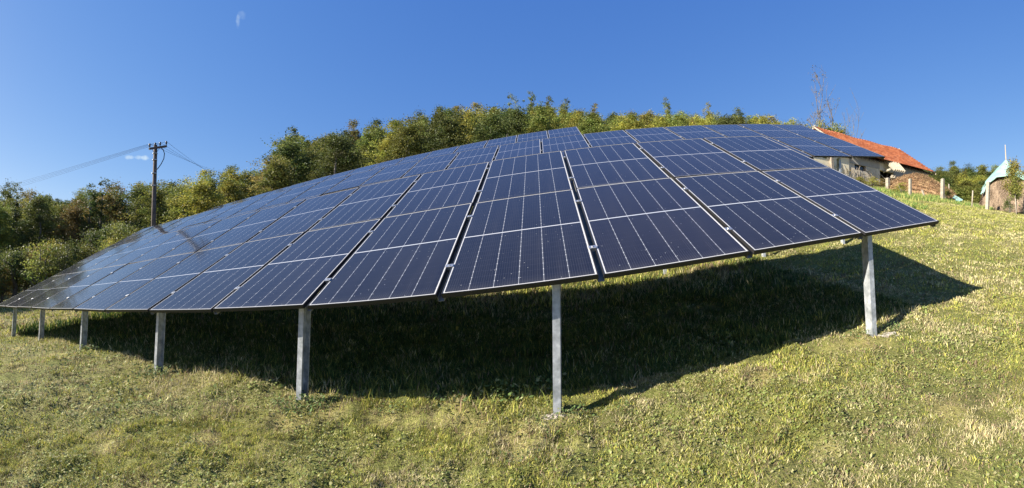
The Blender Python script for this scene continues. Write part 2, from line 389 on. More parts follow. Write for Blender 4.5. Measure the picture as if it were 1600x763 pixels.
# ------------------------------------------------------------------ solar arrays
PW, PL, PT = 1.130, 2.058, .036
# glass face: dark cells, thin wires, brighter strings between the six columns, one bar across the middle
mp, nt, b = mat('panel_glass', .09, (.012, .014, .035), spec=.5)
b.inputs['IOR'].default_value = 1.5
uv = N(nt, 'ShaderNodeTexCoord').outputs['UV']
sx = N(nt, 'ShaderNodeSeparateXYZ', {0: uv})
def mth(op, a, b_=None, c_=None):
    d = {0: a}
    if b_ is not None: d[1] = b_
    if c_ is not None: d[2] = c_
    return N(nt, 'ShaderNodeMath', d, operation=op).outputs[0]
def stripe(coord, count, width, off=0.0):       # 1 inside a line of relative width at each multiple of 1/count
    f = mth('FRACT', mth('ADD', mth('MULTIPLY', coord, count), .5+off)); dd = mth('ABSOLUTE', mth('SUBTRACT', f, .5)); return mth('LESS_THAN', dd, width/2)
U, Vv = sx.outputs[0], sx.outputs[1]
colgap = mth('MULTIPLY', stripe(U, 6, .0155), mth('LESS_THAN', mth('ABSOLUTE', mth('SUBTRACT', U, .5)), .45))
wires = stripe(U, 60, .12, .5)
cross = stripe(Vv, 22, .045)
pads = mth('MULTIPLY', stripe(U, 6, .030), stripe(Vv, 22, .16))
midbar = mth('LESS_THAN', mth('ABSOLUTE', mth('SUBTRACT', Vv, .5)), .0042)
oi = N(nt, 'ShaderNodeObjectInfo').outputs['Random']
var = N(nt, 'ShaderNodeHueSaturation', {'Hue': mth('MULTIPLY_ADD', oi, .02, .49), 'Saturation': 1.0, 'Value': mth('MULTIPLY_ADD', oi, .3, .85), 'Color': (.008, .008, .013, 1)}).outputs[0]
cur = N(nt, 'ShaderNodeMixRGB', {'Fac': mth('MULTIPLY', cross, .5), 'Color1': var, 'Color2': (.03, .032, .05, 1)}).outputs[0]
cur = N(nt, 'ShaderNodeMixRGB', {'Fac': mth('MULTIPLY', wires, .40), 'Color1': cur, 'Color2': (.065, .065, .075, 1)}).outputs[0]
cur = N(nt, 'ShaderNodeMixRGB', {'Fac': colgap, 'Color1': cur, 'Color2': (.36, .37, .39, 1)}).outputs[0]
cur = N(nt, 'ShaderNodeMixRGB', {'Fac': pads, 'Color1': cur, 'Color2': (.46, .47, .49, 1)}).outputs[0]
cur = N(nt, 'ShaderNodeMixRGB', {'Fac': midbar, 'Color1': cur, 'Color2': (.45, .46, .48, 1)}).outputs[0]
marg = mth('MAXIMUM', mth('GREATER_THAN', mth('ABSOLUTE', mth('SUBTRACT', U, .5)), .4985), mth('GREATER_THAN', mth('ABSOLUTE', mth('SUBTRACT', Vv, .5)), .4995))
cur = N(nt, 'ShaderNodeMixRGB', {'Fac': marg, 'Color1': cur, 'Color2': (.50, .49, .47, 1)}).outputs[0]
dn = noise(nt, 1.6, 6, .65); sp = N(nt, 'ShaderNodeTexVoronoi', {'Scale': 14.0, 'Vector': N(nt, 'ShaderNodeTexCoord').outputs['Object']}).outputs['Distance']
sp = mth('LESS_THAN', sp, .05)
edge_ = N(nt, 'ShaderNodeMapRange', {0: Vv, 1: .045, 2: 0.0, 3: 0.0, 4: .10}, clamp=True).outputs[0]
streak = noise(nt, 1.0, 4, .6, N(nt, 'ShaderNodeMapping', {'Vector': N(nt, 'ShaderNodeTexCoord').outputs['Object'], 'Scale': (9, .7, 1)}).outputs[0])
dust = mth('ADD', mth('MULTIPLY', mth('POWER', dn, 2.0), .05), mth('ADD', mth('MULTIPLY', edge_, dn), mth('MULTIPLY', mth('POWER', streak, 4.0), .09)))
cur = N(nt, 'ShaderNodeMixRGB', {'Fac': dust, 'Color1': cur, 'Color2': (.30, .28, .26, 1)}).outputs[0]
cur = N(nt, 'ShaderNodeMixRGB', {'Fac': mth('MULTIPLY', sp, .55), 'Color1': cur, 'Color2': (.5, .5, .48, 1)}).outputs[0]
nt.links.new(cur, b.inputs['Base Color'])
b.inputs['Sheen Weight'].default_value = .035; b.inputs['Sheen Roughness'].default_value = .35
nt.links.new(mth('MULTIPLY_ADD', dn, .07, .06), b.inputs['Roughness'])
bump(nt, b, noise(nt, 3.0, 2), .008, .01)
m_frame = mat('black_anodised_frame', .45, (.022, .021, .022), metallic=0, spec=.4)[0]
m_alu = noisy('anodised_aluminium', [(.3, (.50, .50, .50)), (.7, (.66, .65, .63))], 6, .38, metallic=.85, spec=.5)
m_galv = noisy('galvanised_steel', [(.36, (.24, .26, .27)), (.5, (.40, .42, .44)), (.64, (.62, .64, .66))], 22, .5, metallic=.45, scale2=6)
m_back = mat('backsheet', .7, (.55, .55, .55))[0]
def panel_meshes():
    b_ = MB(); ix, iy = PW/2-.0075, PL/2-.0075
    V = [(-ix, -iy, -.003), (ix, -iy, -.003), (ix, iy, -.003), (-ix, iy, -.003), (-ix, -iy, -.008), (ix, -iy, -.008), (ix, iy, -.008), (-ix, iy, -.008)]
    b_.add(V, [(0, 1, 2, 3), (7, 6, 5, 4), (0, 4, 5, 1), (1, 5, 6, 2), (2, 6, 7, 3), (3, 7, 4, 0)])
    me = b_.mesh('solar_panel', [mp, m_back]); me.polygons[1].material_index = 1
    ul = me.uv_layers.new(name='UVMap')
    for p in me.polygons:
        for li in p.loop_indices:
            v = me.vertices[me.loops[li].vertex_index].co
            ul.data[li].uv = ((v.x+ix-.011)/(2*ix-.022), (v.y+iy-.013)/(2*iy-.026))
    f_ = MB()
    for s in (-1, 1):
        f_.box((s*(PW/2-.004), 0, -PT/2), (.008, PL, PT)); f_.box((0, s*(PL/2-.004), -PT/2), (PW-.016, .008, PT))
        f_.box((s*(PW/2-.0255), 0, -PT+.001), (.029, PL-.022, .002)); f_.box((0, s*(PL/2-.0255), -PT+.001), (PW-.08, .029, .002))
    return me, f_.mesh('frame', m_frame)
pm, fm = panel_meshes()
cl = MB(); cl.box((0, 0, -.012), (.048, .05, .030)); cl.box((0, 0, .003), (.066, .045, .004)); cl.tube([(0, 0, .004), (0, 0, .012)], .007, 6)
clm = cl.mesh('clamp', m_alu)
rm_ = MB(); rl = 2*L_-.06
rm_.box((0, 0, -.038), (.050, rl, .003)); rm_.box((-.0235, 0, -.0185), (.003, rl, .035)); rm_.box((.0235, 0, -.0185), (.003, rl, .035)); rm_.box((-.019, 0, -.0025), (.006, rl, .003)); rm_.box((.019, 0, -.0025), (.006, rl, .003))
m_rail = noisy('dull_zinc', [(.3, (.16, .16, .145)), (.7, (.28, .28, .26))], 12, .6, metallic=.3)
railm = rm_.mesh('rail', m_rail)
def channel(w, d, t_=.003, lip=.012):
    """C profile open toward +x, front flange toward -y"""
    return [(-w/2, -d/2), (w/2, -d/2), (w/2, -d/2+lip), (w/2-t_, -d/2+lip), (w/2-t_, -d/2+t_), (-w/2+t_, -d/2+t_), (-w/2+t_, d/2-t_), (w/2-t_, d/2-t_), (w/2-t_, d/2-lip), (w/2, d/2-lip), (w/2, d/2), (-w/2, d/2)]
def solar_array(P0, rv, ncol, label, posts, rear=3.35):
    Rw = M3@rodr(rv)
    root = empty('solar_array', Vector(S2W(P0)))
    root.rotation_euler = Matrix(Rw.tolist()).to_euler()
    tag(root, label, 'solar array', 'rows of solar panels on steel posts')
    rs = random.Random(ncol)
    first = None
    for i in range(ncol):
        for r in range(2):
            o = bpy.data.objects.new('solar_panel', pm); COL.objects.link(o); o.parent = root
            o.location = (-(i+.5)*W_, (r+.5)*L_, rs.uniform(-.002, .002))
            o.rotation_euler = (R(rs.gauss(0, .22)), R(rs.gauss(0, .28)), R(rs.gauss(0, .03)))
            fo = bpy.data.objects.new('frame', fm); COL.objects.link(fo); fo.parent = o
    for i in range(1, ncol):
        for r in range(2):
            for v in (.22, .78):
                o = bpy.data.objects.new('clamp', clm); COL.objects.link(o); o.parent = root
                o.location = (-i*W_, (r+v)*L_, -.001)
    for i in range(ncol+1):
        xr = -i*W_+(-.05 if i == 0 else (.05 if i == ncol else 0))
        o = bpy.data.objects.new('rail', railm); COL.objects.link(o); o.parent = root; o.location = (xr, L_, -PT-.003)
    for yl in (.55, 2*L_-.75):
        m_ = MB(); m_.box((-ncol*W_/2, yl, -.113), (ncol*W_-.02, .05, .060)); m_.build('purlin', m_galv, root)
    Rinv = Matrix(Rw.tolist()).inverted()
    upl = Rinv@Vector((0, 0, 1))
    for i in posts:
        # sloping rafter, then the upright posts that carry it down into the ground
        m_ = MB(); m_.box((-i*W_, L_+.18, -.193), (.05, 2*L_-.95, .09)); m_.build('rafter', m_galv, root)
        for k, yl in enumerate([v_ for v_ in (.17, rear) if v_]):
            topw = Vector(S2W(P0))+Matrix(Rw.tolist())@Vector((-i*W_, yl, -.085))
            ps = np.array(topw)@M3               # back to site frame to find the ground below
            zg = topw.z
            for _ in range(6):
                s_ = np.array([topw.x, topw.y, zg])@M3; zg = float(S2W([s_[0], s_[1], g0(s_[0], s_[1])[0]])[2])
            h_ = topw.z-zg+.35
            pb = MB(); pb.prism(channel(.056, .105), -h_, -.02)
            po = pb.build('post', m_galv); po.parent = root
            po.matrix_world = Matrix.Translation(topw)@Matrix.Rotation(R(-7), 4, 'Z')
            mw = Matrix.Translation(Vector(S2W(P0)))@Matrix(Rw.tolist()).to_4x4()
            po.matrix_parent_inverse = Matrix.Identity(4)
            po.matrix_basis = mw.inverted()@(Matrix.Translation(topw)@Matrix.Rotation(R(-7)+math.atan2(Rw[1, 0], Rw[0, 0])+R(3), 4, 'Z'))
    return root
solar_array(L1P0, L1R, 14, 'nearest and lowest solar array, its front edge right above the mown grass', [.83, 3.27, 5.11, 6.98, 8.91, 10.78, 12.69], rear=None)
solar_array(L2P0, L2R, 22, 'longest solar array, between the nearest one and the short back one, ending beside the barn', [1.25+1.87*k for k in range(12)])
solar_array(L3P0, L3R, 16, 'short rearmost solar array directly below the wood, ending left of centre top', [.9+1.87*k for k in range(8)])

# concrete footings showing at some post bases, sunk in the grass
m_conc = noisy('rough_concrete', [(.3, (.30, .26, .21)), (.7, (.50, .45, .38))], 14, .95, bmp=(30, .8, .02))
def lump(name, loc, sx_, sy_, sz_, m_, seed, amp=.35, n=14, parent=None):
    rs = np.random.RandomState(seed); V = []; Fs = []
    for i in range(n//2+1):
        th = PI*.5*i/(n//2)
        for j in range(n):
            ph = 2*PI*j/n; k = 1+amp*(rs.rand()-.5)
            V.append((sx_*math.cos(th)*math.cos(ph)*k, sy_*math.cos(th)*math.sin(ph)*k, sz_*math.sin(th)*k))
    for i in range(n//2):
        for j in range(n): Fs.append((i*n+j, i*n+(j+1) % n, (i+1)*n+(j+1) % n, (i+1)*n+j))
    return MB().add(V, Fs).build(name, m_, parent, loc=loc)
o = lump('concrete_footing', gw(.30, 2.93, -.03), .14, .09, .05, m_conc, 3); tag(o, 'small pale concrete lump in front of the middle post', 'footing')
o = lump('concrete_footing', gw(3.27, 2.62, -.03), .16, .12, .045, m_conc, 5); tag(o, 'crumbled concrete lump at the foot of the rightmost front post', 'footing')

# ------------------------------------------------------------------ trees
def leafmat(name, base, hue=.014):
    m, nt, b = mat(name, .6, base, spec=.25)
    tn = N(nt, 'ShaderNodeVertexColor', layer_name='tint').outputs[0]
    oi = N(nt, 'ShaderNodeObjectInfo').outputs['Random']
    hs = N(nt, 'ShaderNodeHueSaturation', {'Hue': N(nt, 'ShaderNodeMath', {0: oi, 1: hue*2, 2: .5-hue}, operation='MULTIPLY_ADD').outputs[0], 'Saturation': 1,
        'Value': N(nt, 'ShaderNodeMath', {0: oi, 1: .5, 2: .75}, operation='MULTIPLY_ADD').outputs[0], 'Color': (*base, 1)}).outputs[0]
    c = N(nt, 'ShaderNodeMixRGB', {'Fac': 1, 'Color1': hs, 'Color2': tn}, blend_type='MULTIPLY').outputs[0]
    nt.links.new(c, b.inputs['Base Color'])
    tr = N(nt, 'ShaderNodeBsdfTranslucent', {'Color': c}); ms = N(nt, 'ShaderNodeMixShader', {'Fac': .36})
    nt.links.new(b.outputs[0], ms.inputs[1]); nt.links.new(tr.outputs[0], ms.inputs[2]); nt.links.new(ms.outputs[0], nt.nodes['Material Output'].inputs[0])
    return m
LEAF = {'dark green': leafmat('leaves_dark_green', (.095, .118, .032)), 'olive green': leafmat('leaves_olive_green', (.17, .185, .042)),
        'yellowing': leafmat('leaves_yellowing', (.27, .255, .050)), 'rust tinged': leafmat('leaves_rust_tinged', (.21, .165, .05))}
m_bark = noisy('bark', [(.3, (.09, .075, .06)), (.7, (.20, .175, .15))], 8, .95, bmp=(20, .6, .02))
def leafcloud(cen, sig, nl, size, rs, tone, flat=.75):
    """leaf-sized faces around clump centres; returns arrays"""
    C = np.repeat(cen, nl, 0); n = len(C)
    P = C+rs.normal(0, 1, (n, 3))*np.repeat(sig, nl)[:, None]*np.array([1, 1, flat])
    u = rs.normal(0, 1, (n, 3)); u /= np.linalg.norm(u, axis=1)[:, None]
    w = rs.normal(0, 1, (n, 3)); w -= u*(u*w).sum(1)[:, None]; w /= np.linalg.norm(w, axis=1)[:, None]
    s = size*(.6+.8*rs.rand(n))[:, None]
    v = np.stack([P-u*s, P-w*s*.6, P+u*s, P+w*s*.6], 1).reshape(-1, 3); b0 = np.arange(n)*4
    col = np.repeat(tone, nl, 0)*(.8+.4*rs.rand(n))[:, None]
    return v, np.stack([b0, b0+1, b0+2, b0+3], 1), np.repeat(col, 4, 0)
def crown_mesh(seed, H=8., Wd=4.6, base=.12, slim=0., ncl=140, nl=84, size=.074):
    rs = np.random.RandomState(seed); cen = []
    lobes = [(0, 0, .62, 1.0)]+[(rs.normal(0, .32), rs.normal(0, .32), rs.uniform(.3, .9), rs.uniform(.35, .65)) for _ in range(7)]
    while len(cen) < ncl:
        l = lobes[rs.randint(len(lobes))]
        d = rs.normal(0, 1, 3); d /= np.linalg.norm(d); rad = l[3]*rs.uniform(.55, 1.0)
        z = l[2]+d[2]*rad*.42
        if z < base or z > 1.0: continue
        prof = (math.sin(min(1, max(0, (z-base+.08)/(1.08-base)))**(.75)*PI))**.6*(1-slim*.3)
        x = (l[0]*.8+d[0]*rad)*Wd/2*max(.25, prof); y = (l[1]*.8+d[1]*rad)*Wd/2*max(.25, prof)
        cen.append((x, y, z*H))
    for k in range(7): a_ = rs.rand(); cen.append((rs.normal(0, .12+.5*a_), rs.normal(0, .12+.5*a_), H*(1.08-.16*a_)))
    cen = np.array(cen); sig = rs.uniform(.12, .38, len(cen))*(Wd/4.6)**.5
    tone = np.ones((len(cen), 3))*rs.uniform(.6, 1.4, len(cen))[:, None]; tone[:, 0] *= rs.uniform(.85, 1.15, len(cen))
    v, qq, c = leafcloud(cen, sig, nl, size, rs, tone)
    return v, qq, c, cen
def tree_kit(seed, **k):
    v, qq, c, cen = crown_mesh(seed, **k)
    mesh_by = {}
    for kind, m in LEAF.items():
        me = big_mesh('crown', v, qq, None, c); me.materials.append(m); mesh_by[kind] = me
    H = k.get('H', 8.); rs = random.Random(seed); t_ = MB()
    t_.tube([(0, 0, -.5), (rs.uniform(-.1, .1), rs.uniform(-.1, .1), H*.3), (rs.uniform(-.2, .2), rs.uniform(-.2, .2), H*.6), (rs.uniform(-.2, .2), rs.uniform(-.2, .2), H*.92)], [.16, .13, .08, .02], 7)
    for j in range(9):
        e = cen[rs.randrange(len(cen))]; z0 = max(.1*H, min(.75*H, e[2]-rs.uniform(.4, 1.6)))
        t_.tube([(0, 0, z0), (e[0]*.5, e[1]*.5, (z0+e[2])/2-.1), tuple(e)], [.06, .035, .01], 5)
    return mesh_by, t_.mesh('trunk', m_bark, True)
KITS = [tree_kit(100+i, H=8., Wd=w, base=bs) for i, (w, bs) in enumerate(((4.6, .10), (5.2, .06), (4.0, .14), (5.0, .10), (3.6, .05), (4.4, .18), (5.6, .08), (4.8, .12)))]
SLIM = [tree_kit(300+i, H=8., Wd=1.9, base=.22, ncl=44, nl=50, size=.075) for i in range(3)]
SHRUB = [tree_kit(400+i, H=2.6, Wd=2.6, base=.02, ncl=46, nl=60, size=.050) for i in range(4)]
def tree(name, kit, kind, sx_, sy_, scale, wscale, label, cat, group=None, rs=random):
    p = gw(sx_, sy_)
    r = empty(name, p, rs.uniform(0, 6.28)); tag(r, label, cat, group)
    c = bpy.data.objects.new('crown', kit[0][kind]); t_ = bpy.data.objects.new('trunk', kit[1])
    for o in (c, t_): COL.objects.link(o); o.parent = r; o.scale = (wscale, wscale, scale)
    return r
TL = np.array([(-60, 305), (0, 300), (15, 296), (60, 308), (85, 318), (112, 322), (125, 300), (160, 296), (200, 292), (250, 288), (300, 290), (330, 270), (400, 266), (425, 245), (450, 215), (500, 217), (560, 198), (620, 190), (700, 173), (800, 168), (850, 168), (900, 172), (950, 182), (1050, 178), (1100, 180), (1150, 180), (1200, 182), (1250, 192), (1275, 206), (1330, 225)], float)
RB = np.array([(-80, 66), (100, 62), (285, 54), (460, 52), (620, 62), (800, 76), (1000, 84), (1160, 90), (1340, 92)], float)
def kindpick(px, rs):
    w = [('dark green', 1.8), ('olive green', 4), ('yellowing', 3.2), ('rust tinged', 1.0)] if px < 620 else [('dark green', 2.0), ('olive green', 4), ('yellowing', 4.2), ('rust tinged', .35)]
    return rs.choices([a for a, _ in w], [b_ for _, b_ in w])[0]
placed = []
def free(x, y, d): return all((x-a)**2+(y-b_)**2 > d*d for a, b_ in placed)
rs = random.Random(5)
def zone(px):
    return 'left of the power pole' if px < 240 else ('right of the power pole' if px < 800 else 'above the right half of the panels')
def wood_tree(px, rho, top_py, dmin, hmin=4.0, hmax=11.5):
    x, y = pol(px, rho)
    if not free(x, y, dmin): return False
    zt = rho*(CY-top_py)/F; h_ = (zt-float(g0(x, y)[0]))*.985
    if h_ < hmin*.75: return False
    h_ = max(hmin, min(hmax, h_)); placed.append((x, y))
    k = kindpick(px, rs); s = h_/8.1
    tree('leafy_tree', KITS[rs.randrange(len(KITS))], k, x, y, s, max(1.0, min(1.7, s*rs.uniform(1.1, 1.6))),
         f'{k} leafy tree in the wood {zone(px)}', 'tree', f'{k} trees of the wood {zone(px)}', rs)
    return True
px = -75
while px < 1345:                                   # skyline row
    Rb = np.interp(px, RB[:, 0], RB[:, 1]); tl = np.interp(px, TL[:, 0], TL[:, 1])
    rho = Rb*rs.uniform(.93, 1.07)
    wood_tree(px, rho, tl+rs.uniform(-9, 7), 1.8, 5, 14)
    px += rs.uniform(2.4, 3.6)*F/Rb
for fr in (.92, .84, .75, .66, .57, .48, .40):                         # rows down the slope
    px = -75+rs.uniform(0, 30)
    while px < 1300:
        Rb = np.interp(px, RB[:, 0], RB[:, 1]); tl = np.interp(px, TL[:, 0], TL[:, 1]); rho = Rb*fr*rs.uniform(.95, 1.05)
        # the ends of the panel rows hide everything lower: skip trees that could not be seen
        edge = np.interp(px, [0, 85, 168, 229, 312, 375, 500, 700, 900, 1050, 1250], [476, 430, 388, 356, 333, 311, 282, 229, 199, 196, 199])
        x, y = pol(px, rho); zt = float(g0(x, y)[0])+8.3; topy = CY-F*zt/rho
        ok = rho > (38 if px < 230 else 27)
        if ok and topy < edge-6:
            wood_tree(px, rho, max(topy+rs.uniform(-10, 18), tl+4), 2.3, 4, 10)
        px += rs.uniform(2.8, 4.4)*F/rho
# slender trees that stand above the canopy
for (px, py, rho, k, lab) in ((830, 144, 78, 'olive green', 'tallest slender tree standing above the wood, leftmost of the trio at centre top'), (858, 151, 78, 'olive green', 'slender tree above the wood, second of the trio at centre top'),
        (885, 157, 79, 'dark green', 'thin tree above the wood, right of the centre trio'), (931, 162, 80, 'rust tinged', 'small pale brownish treetop standing alone right of the centre trio'),
        (1043, 155, 88, 'olive green', 'broad-headed slender tree rising above the wood behind the right half of the longest array'), (155, 287, 40, 'dark green', 'narrow tree standing above the wood left of the power pole'),
        (135, 293, 40, 'dark green', 'wispy forked tree left of the power pole'), (18, 293, 48, 'dark green', 'dark slender tree at the left edge of the skyline'), (450, 203, 50, 'dark green', 'open dark tree at the step in the skyline'),
        (797, 150, 78, 'olive green', 'small treetop at the crest of the wood left of the centre trio'), (1108, 163, 90, 'yellowing', 'yellowish slender treetop behind the right half of the longest array')):
    x, y = pol(px, rho); h_ = rho*(CY-py)/F-float(g0(x, y)[0]); s = h_/8.3
    tree('slender_tree', SLIM[rs.randrange(3)], k, x, y, s, 1.5 if px in (1043, 450) else 1.2, lab, 'tree', None, rs)
# light green shrubs along the field edge at the left
sg = 'light green shrubs along the left edge of the field'
for k in range(60):
    px = rs.uniform(-60, 200); rho = rs.uniform(24, 36)
    edge = np.interp(px, [0, 85, 168, 229], [476, 430, 388, 356])
    x, y = pol(px, rho); topy = np.interp(px, [-60, 40, 100, 190], [428, 405, 388, 366])+rs.uniform(-14, 22)
    h_ = rho*(CY-topy)/F-float(g0(x, y)[0]); s = max(.5, min(2.3, h_/2.6))
    tree('shrub', SHRUB[rs.randrange(4)], rs.choices(['yellowing', 'olive green', 'dark green', 'rust tinged'], [1, 4, 3, .8])[0], x, y, s, s*rs.uniform(.8, 1.1), 'light green leafy shrub at the left edge of the field below the wood', 'shrub', sg, rs)
# wood on the hill across the dip, right of the barn
for rho, tl in ((134, 262), (124, 266), (114, 271), (104, 276), (95, 282), (87, 288), (80, 295)):
    px = 1440+rs.uniform(0, 12)
    while px < 1640:
        x, y = pol(px, rho*rs.uniform(.97, 1.03)); gz = float(g0(x, y)[0]); zt = rho*(CY-(tl+rs.uniform(-4, 4)+(px-1530)**2*.0004))/F
        h_ = max(6, min(15, zt-gz)); placed.append((x, y))
        k = rs.choices(['dark green', 'olive green', 'yellowing'], [3, 5, .8])[0]
        tree('leafy_tree', KITS[rs.randrange(len(KITS))], k, x, y, h_/8.1, 2.0, f'{k} round-topped tree on the far hill between the barn and the haystack', 'tree', f'{k} trees on the far hill right of the barn', rs)
        px += rs.uniform(3.6, 5.2)*F/rho
# distant hilltop seen over the wood at the left
for k in range(8):
    px = 70+k*8+rs.uniform(-3, 3); rho = 170+rs.uniform(-8, 8); x, y = pol(px, rho); zt = rho*(CY-(312+abs(k-2.5)*2.2))/F
    tree('leafy_tree', KITS[rs.randrange(8)], 'dark green', x, y, max(.8, (zt-float(g0(x, y)[0]))/8.1), 1.6, 'far dark tree on the distant hilltop at the left', 'tree', 'far trees on the distant hilltop at the left', rs)

# ------------------------------------------------------------------ power pole and lines
m_wood = noisy('weathered_timber', [(.3, (.075, .055, .042)), (.7, (.17, .13, .105))], 5, .9, bmp=(25, .5, .01))
m_dark = mat('dark_iron', .6, (.03, .03, .03))[0]
m_porc = mat('insulator_porcelain', .35, (.05, .035, .03))[0]
m_wire = mat('wire', .8, (.02, .02, .022), spec=.1)[0]
RP = 22.0
x, y = pol(236.5, RP); pb = gw(x, y, -.6); pt_ = at(243, 227, RP+.1)
pole = empty('power_pole', pb); tag(pole, 'tall dark wooden power pole with a crossarm, standing behind the left end of the panels', 'power pole')
Lp = lambda w: Vector(w)-pb
m_ = MB(); m_.tube([(0, 0, 0), Lp(pb.lerp(pt_, .5)), Lp(pt_)], [.15, .125, .10], 12); m_.build('shaft', m_wood, pole, True)
a0, a1 = at(231, 233.5, RP-.2), at(258, 229.5, RP+.35)
dv = (a1-a0); rz = math.atan2(dv.y, dv.x); ry = -math.asin(dv.z/dv.length)
rot = (Matrix.Rotation(rz, 3, 'Z')@Matrix.Rotation(ry, 3, 'Y'))
m_ = MB(); m_.box(Lp((a0+a1)/2)+rot@Vector((0, -.14, 0)), (dv.length, .10, .11), np.array(rot)); m_.build('crossarm', m_wood, pole)
m_ = MB(); m_.tube([Lp(a0.lerp(a1, .22)), Lp(at(242, 240, RP-.12))], .012, 5); m_.tube([Lp(a0.lerp(a1, .72)), Lp(at(243, 240, RP-.12))], .012, 5); m_.build('brace', m_dark, pole)
ins = []
for tt_ in (.02, .33, .62, .98):
    p_ = a0.lerp(a1, tt_)+rot@Vector((0, -.14, 0)); ins.append(p_+Vector((0, 0, .26)))
    o = MB().tube([Lp(p_+Vector((0, 0, .05))), Lp(p_+Vector((0, 0, .12)))], .015, 6).build('insulator_pin', m_dark, pole)
    o = MB().tube([Lp(p_+Vector((0, 0, z_))) for z_ in (.11, .13, .18, .21, .25, .28)], [.045, .06, .035, .055, .05, .02], 10).build('insulator', m_porc, pole, True)
loop = [at(px_, py_, RP-.15) for px_, py_ in ((252, 231.5), (255, 234), (257, 240), (256, 248), (252, 256), (247, 263), (243, 267))]
m_ = MB(); m_.tube([Lp(p_) for p_ in loop], .022, 6); m_.build('service_cable', m_wire, pole, True)
for pz in (240, 250, 271, 290):
    c_ = at(np.interp(pz, [227, 354], [243, 236.5]), pz, RP); MB().tube([Lp(c_-Vector((0, 0, .02))), Lp(c_+Vector((0, 0, .02)))], .135, 12).build('pole_band', m_galv, pole)
def wire(a, b_, sag, lab, grp):
    P_ = [a.lerp(b_, k/24)-Vector((0, 0, sag*4*(k/24)*(1-k/24))) for k in range(25)]
    m_ = MB(); o_ = P_[0]; m_.tube([p_-o_ for p_ in P_], .0062, 5); o = m_.build('power_line', m_wire, None, True, loc=o_); tag(o, lab, 'power line', grp)
for k in range(4):
    wire(ins[k], at(-60, 304+k*3.2, 62+k*.5), .45, 'thin overhead power line running from the pole down to the left', 'power lines running left from the pole')
for k in range(4):
    wire(ins[k], at(345+k*2, 268+k*4.8, 47+k*.5), .2, 'thin overhead power line running from the pole down to the right into the wood', 'power lines running right from the pole')

# ------------------------------------------------------------------ barn
YF, YR, ZE, ZR = 20.60, 24.68, 7.91, 11.0
XL, XR = 22.3, 33.45
m_tile, nt, b = mat('clay_roof_tiles', .85, spec=.25)
oc = N(nt, 'ShaderNodeTexCoord').outputs['Object']
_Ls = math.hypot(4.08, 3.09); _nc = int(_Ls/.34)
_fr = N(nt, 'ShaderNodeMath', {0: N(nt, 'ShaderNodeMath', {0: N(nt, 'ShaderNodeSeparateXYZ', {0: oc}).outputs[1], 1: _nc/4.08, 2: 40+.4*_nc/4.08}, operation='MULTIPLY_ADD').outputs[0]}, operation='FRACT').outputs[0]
lipshade = ramp(nt, _fr, [(0, (.42, .36, .34)), (.16, (.5, .44, .42)), (.30, (1, 1, 1)), (1, (1.1, 1.1, 1.1))])   # undercut shade of every tile course, painted as a dark lower lip
vo = N(nt, 'ShaderNodeTexVoronoi', {'Scale': 3.4, 'Vector': oc}).outputs['Color']
sv = N(nt, 'ShaderNodeSeparateXYZ', {0: vo}).outputs[0]
cc = ramp(nt, sv, [(0, (.42, .125, .06)), (.45, (.54, .185, .085)), (.8, (.62, .25, .13)), (1, (.34, .12, .075))])
st_ = ramp(nt, noise(nt, 1.3, 5, .6, oc), [(.35, (.72, .62, .6)), (.6, (1.08, 1.05, 1.0))])
nt.links.new(N(nt, 'ShaderNodeMixRGB', {'Fac': .8, 'Color1': N(nt, 'ShaderNodeMixRGB', {'Fac': .75, 'Color1': cc, 'Color2': lipshade}, blend_type='MULTIPLY').outputs[0], 'Color2': st_}, blend_type='MULTIPLY').outputs[0], b.inputs['Base Color'])
m_plaster = noisy('old_lime_plaster', [(.25, (.26, .21, .155)), (.45, (.48, .42, .33)), (.7, (.64, .58, .47))], .9, .95, bmp=(9, .5, .03), scale2=5)
m_plgrey = noisy('grey_render', [(.3, (.25, .23, .20)), (.7, (.36, .335, .30))], 1.2, .95, scale2=6)
m_void = mat('dark_interior', .9, (.02, .018, .016))[0]
m_glass = mat('window_glass', .08, (.03, .04, .05))[0]
m_timber = noisy('grey_timber', [(.3, (.16, .13, .10)), (.7, (.34, .29, .23))], 6, .9)
m_sheet = noisy('fibre_cement', [(.3, (.26, .22, .165)), (.7, (.40, .36, .29))], 6, .9, bmp=(12, .5, .02))
barn = empty('barn', (XL, YF+.4, 5.4)); tag(barn, 'old plastered barn with an orange tiled roof and a broken wall', 'barn')
BO = Vector((XL, YF+.4, 5.4))
YW = YF+.45
def bput(m_, name, mt, smooth=False): return m_.build(name, mt, barn, smooth, loc=None)
def bb(m_, x0, x1, y0, y1, z0, z1): m_.box((((x0+x1)/2-BO.x), ((y0+y1)/2-BO.y), ((z0+z1)/2-BO.z)), (x1-x0, y1-y0, z1-z0)); return m_
def pxx(px_, y_=YW):    # world x seen at pixel column px_ on the front wall
    a = (px_-800)/F; yc = y_*CP+7.0*SP; return yc*math.tan(a)
ox0, ox1 = pxx(1375), pxx(1396); wx0, wx1 = pxx(1335.5), pxx(1353)
XW0, XW1 = XL-.0, XR-.45
m_ = MB(); bb(m_, XW0, wx0, YW, YW+.3, 4.0, 8.0); bb(m_, wx0, wx1, YW, YW+.3, 4.0, 6.95); bb(m_, wx0, wx1, YW, YW+.3, 7.42, 8.0); bb(m_, wx1, ox0, YW, YW+.3, 4.0, 8.0)
bb(m_, ox0, ox1, YW, YW+.3, 7.30, 8.0); bb(m_, ox1, XW1, YW, YW+.3, 4.0, 8.0)
bb(m_, XW1-.3, XW1, YW+.3, YR+3.4, 4.0, 8.0); bb(m_, XW0, XW0+.3, YW+.3, YR+3.4, 4.0, 8.0); bb(m_, XW0+.3, XW1-.3, YR+3.1, YR+3.4, 4.0, 8.0)
g_ = [(YW, 8.0), (YR, ZR-.22), (YR+3.4, 8.0)]
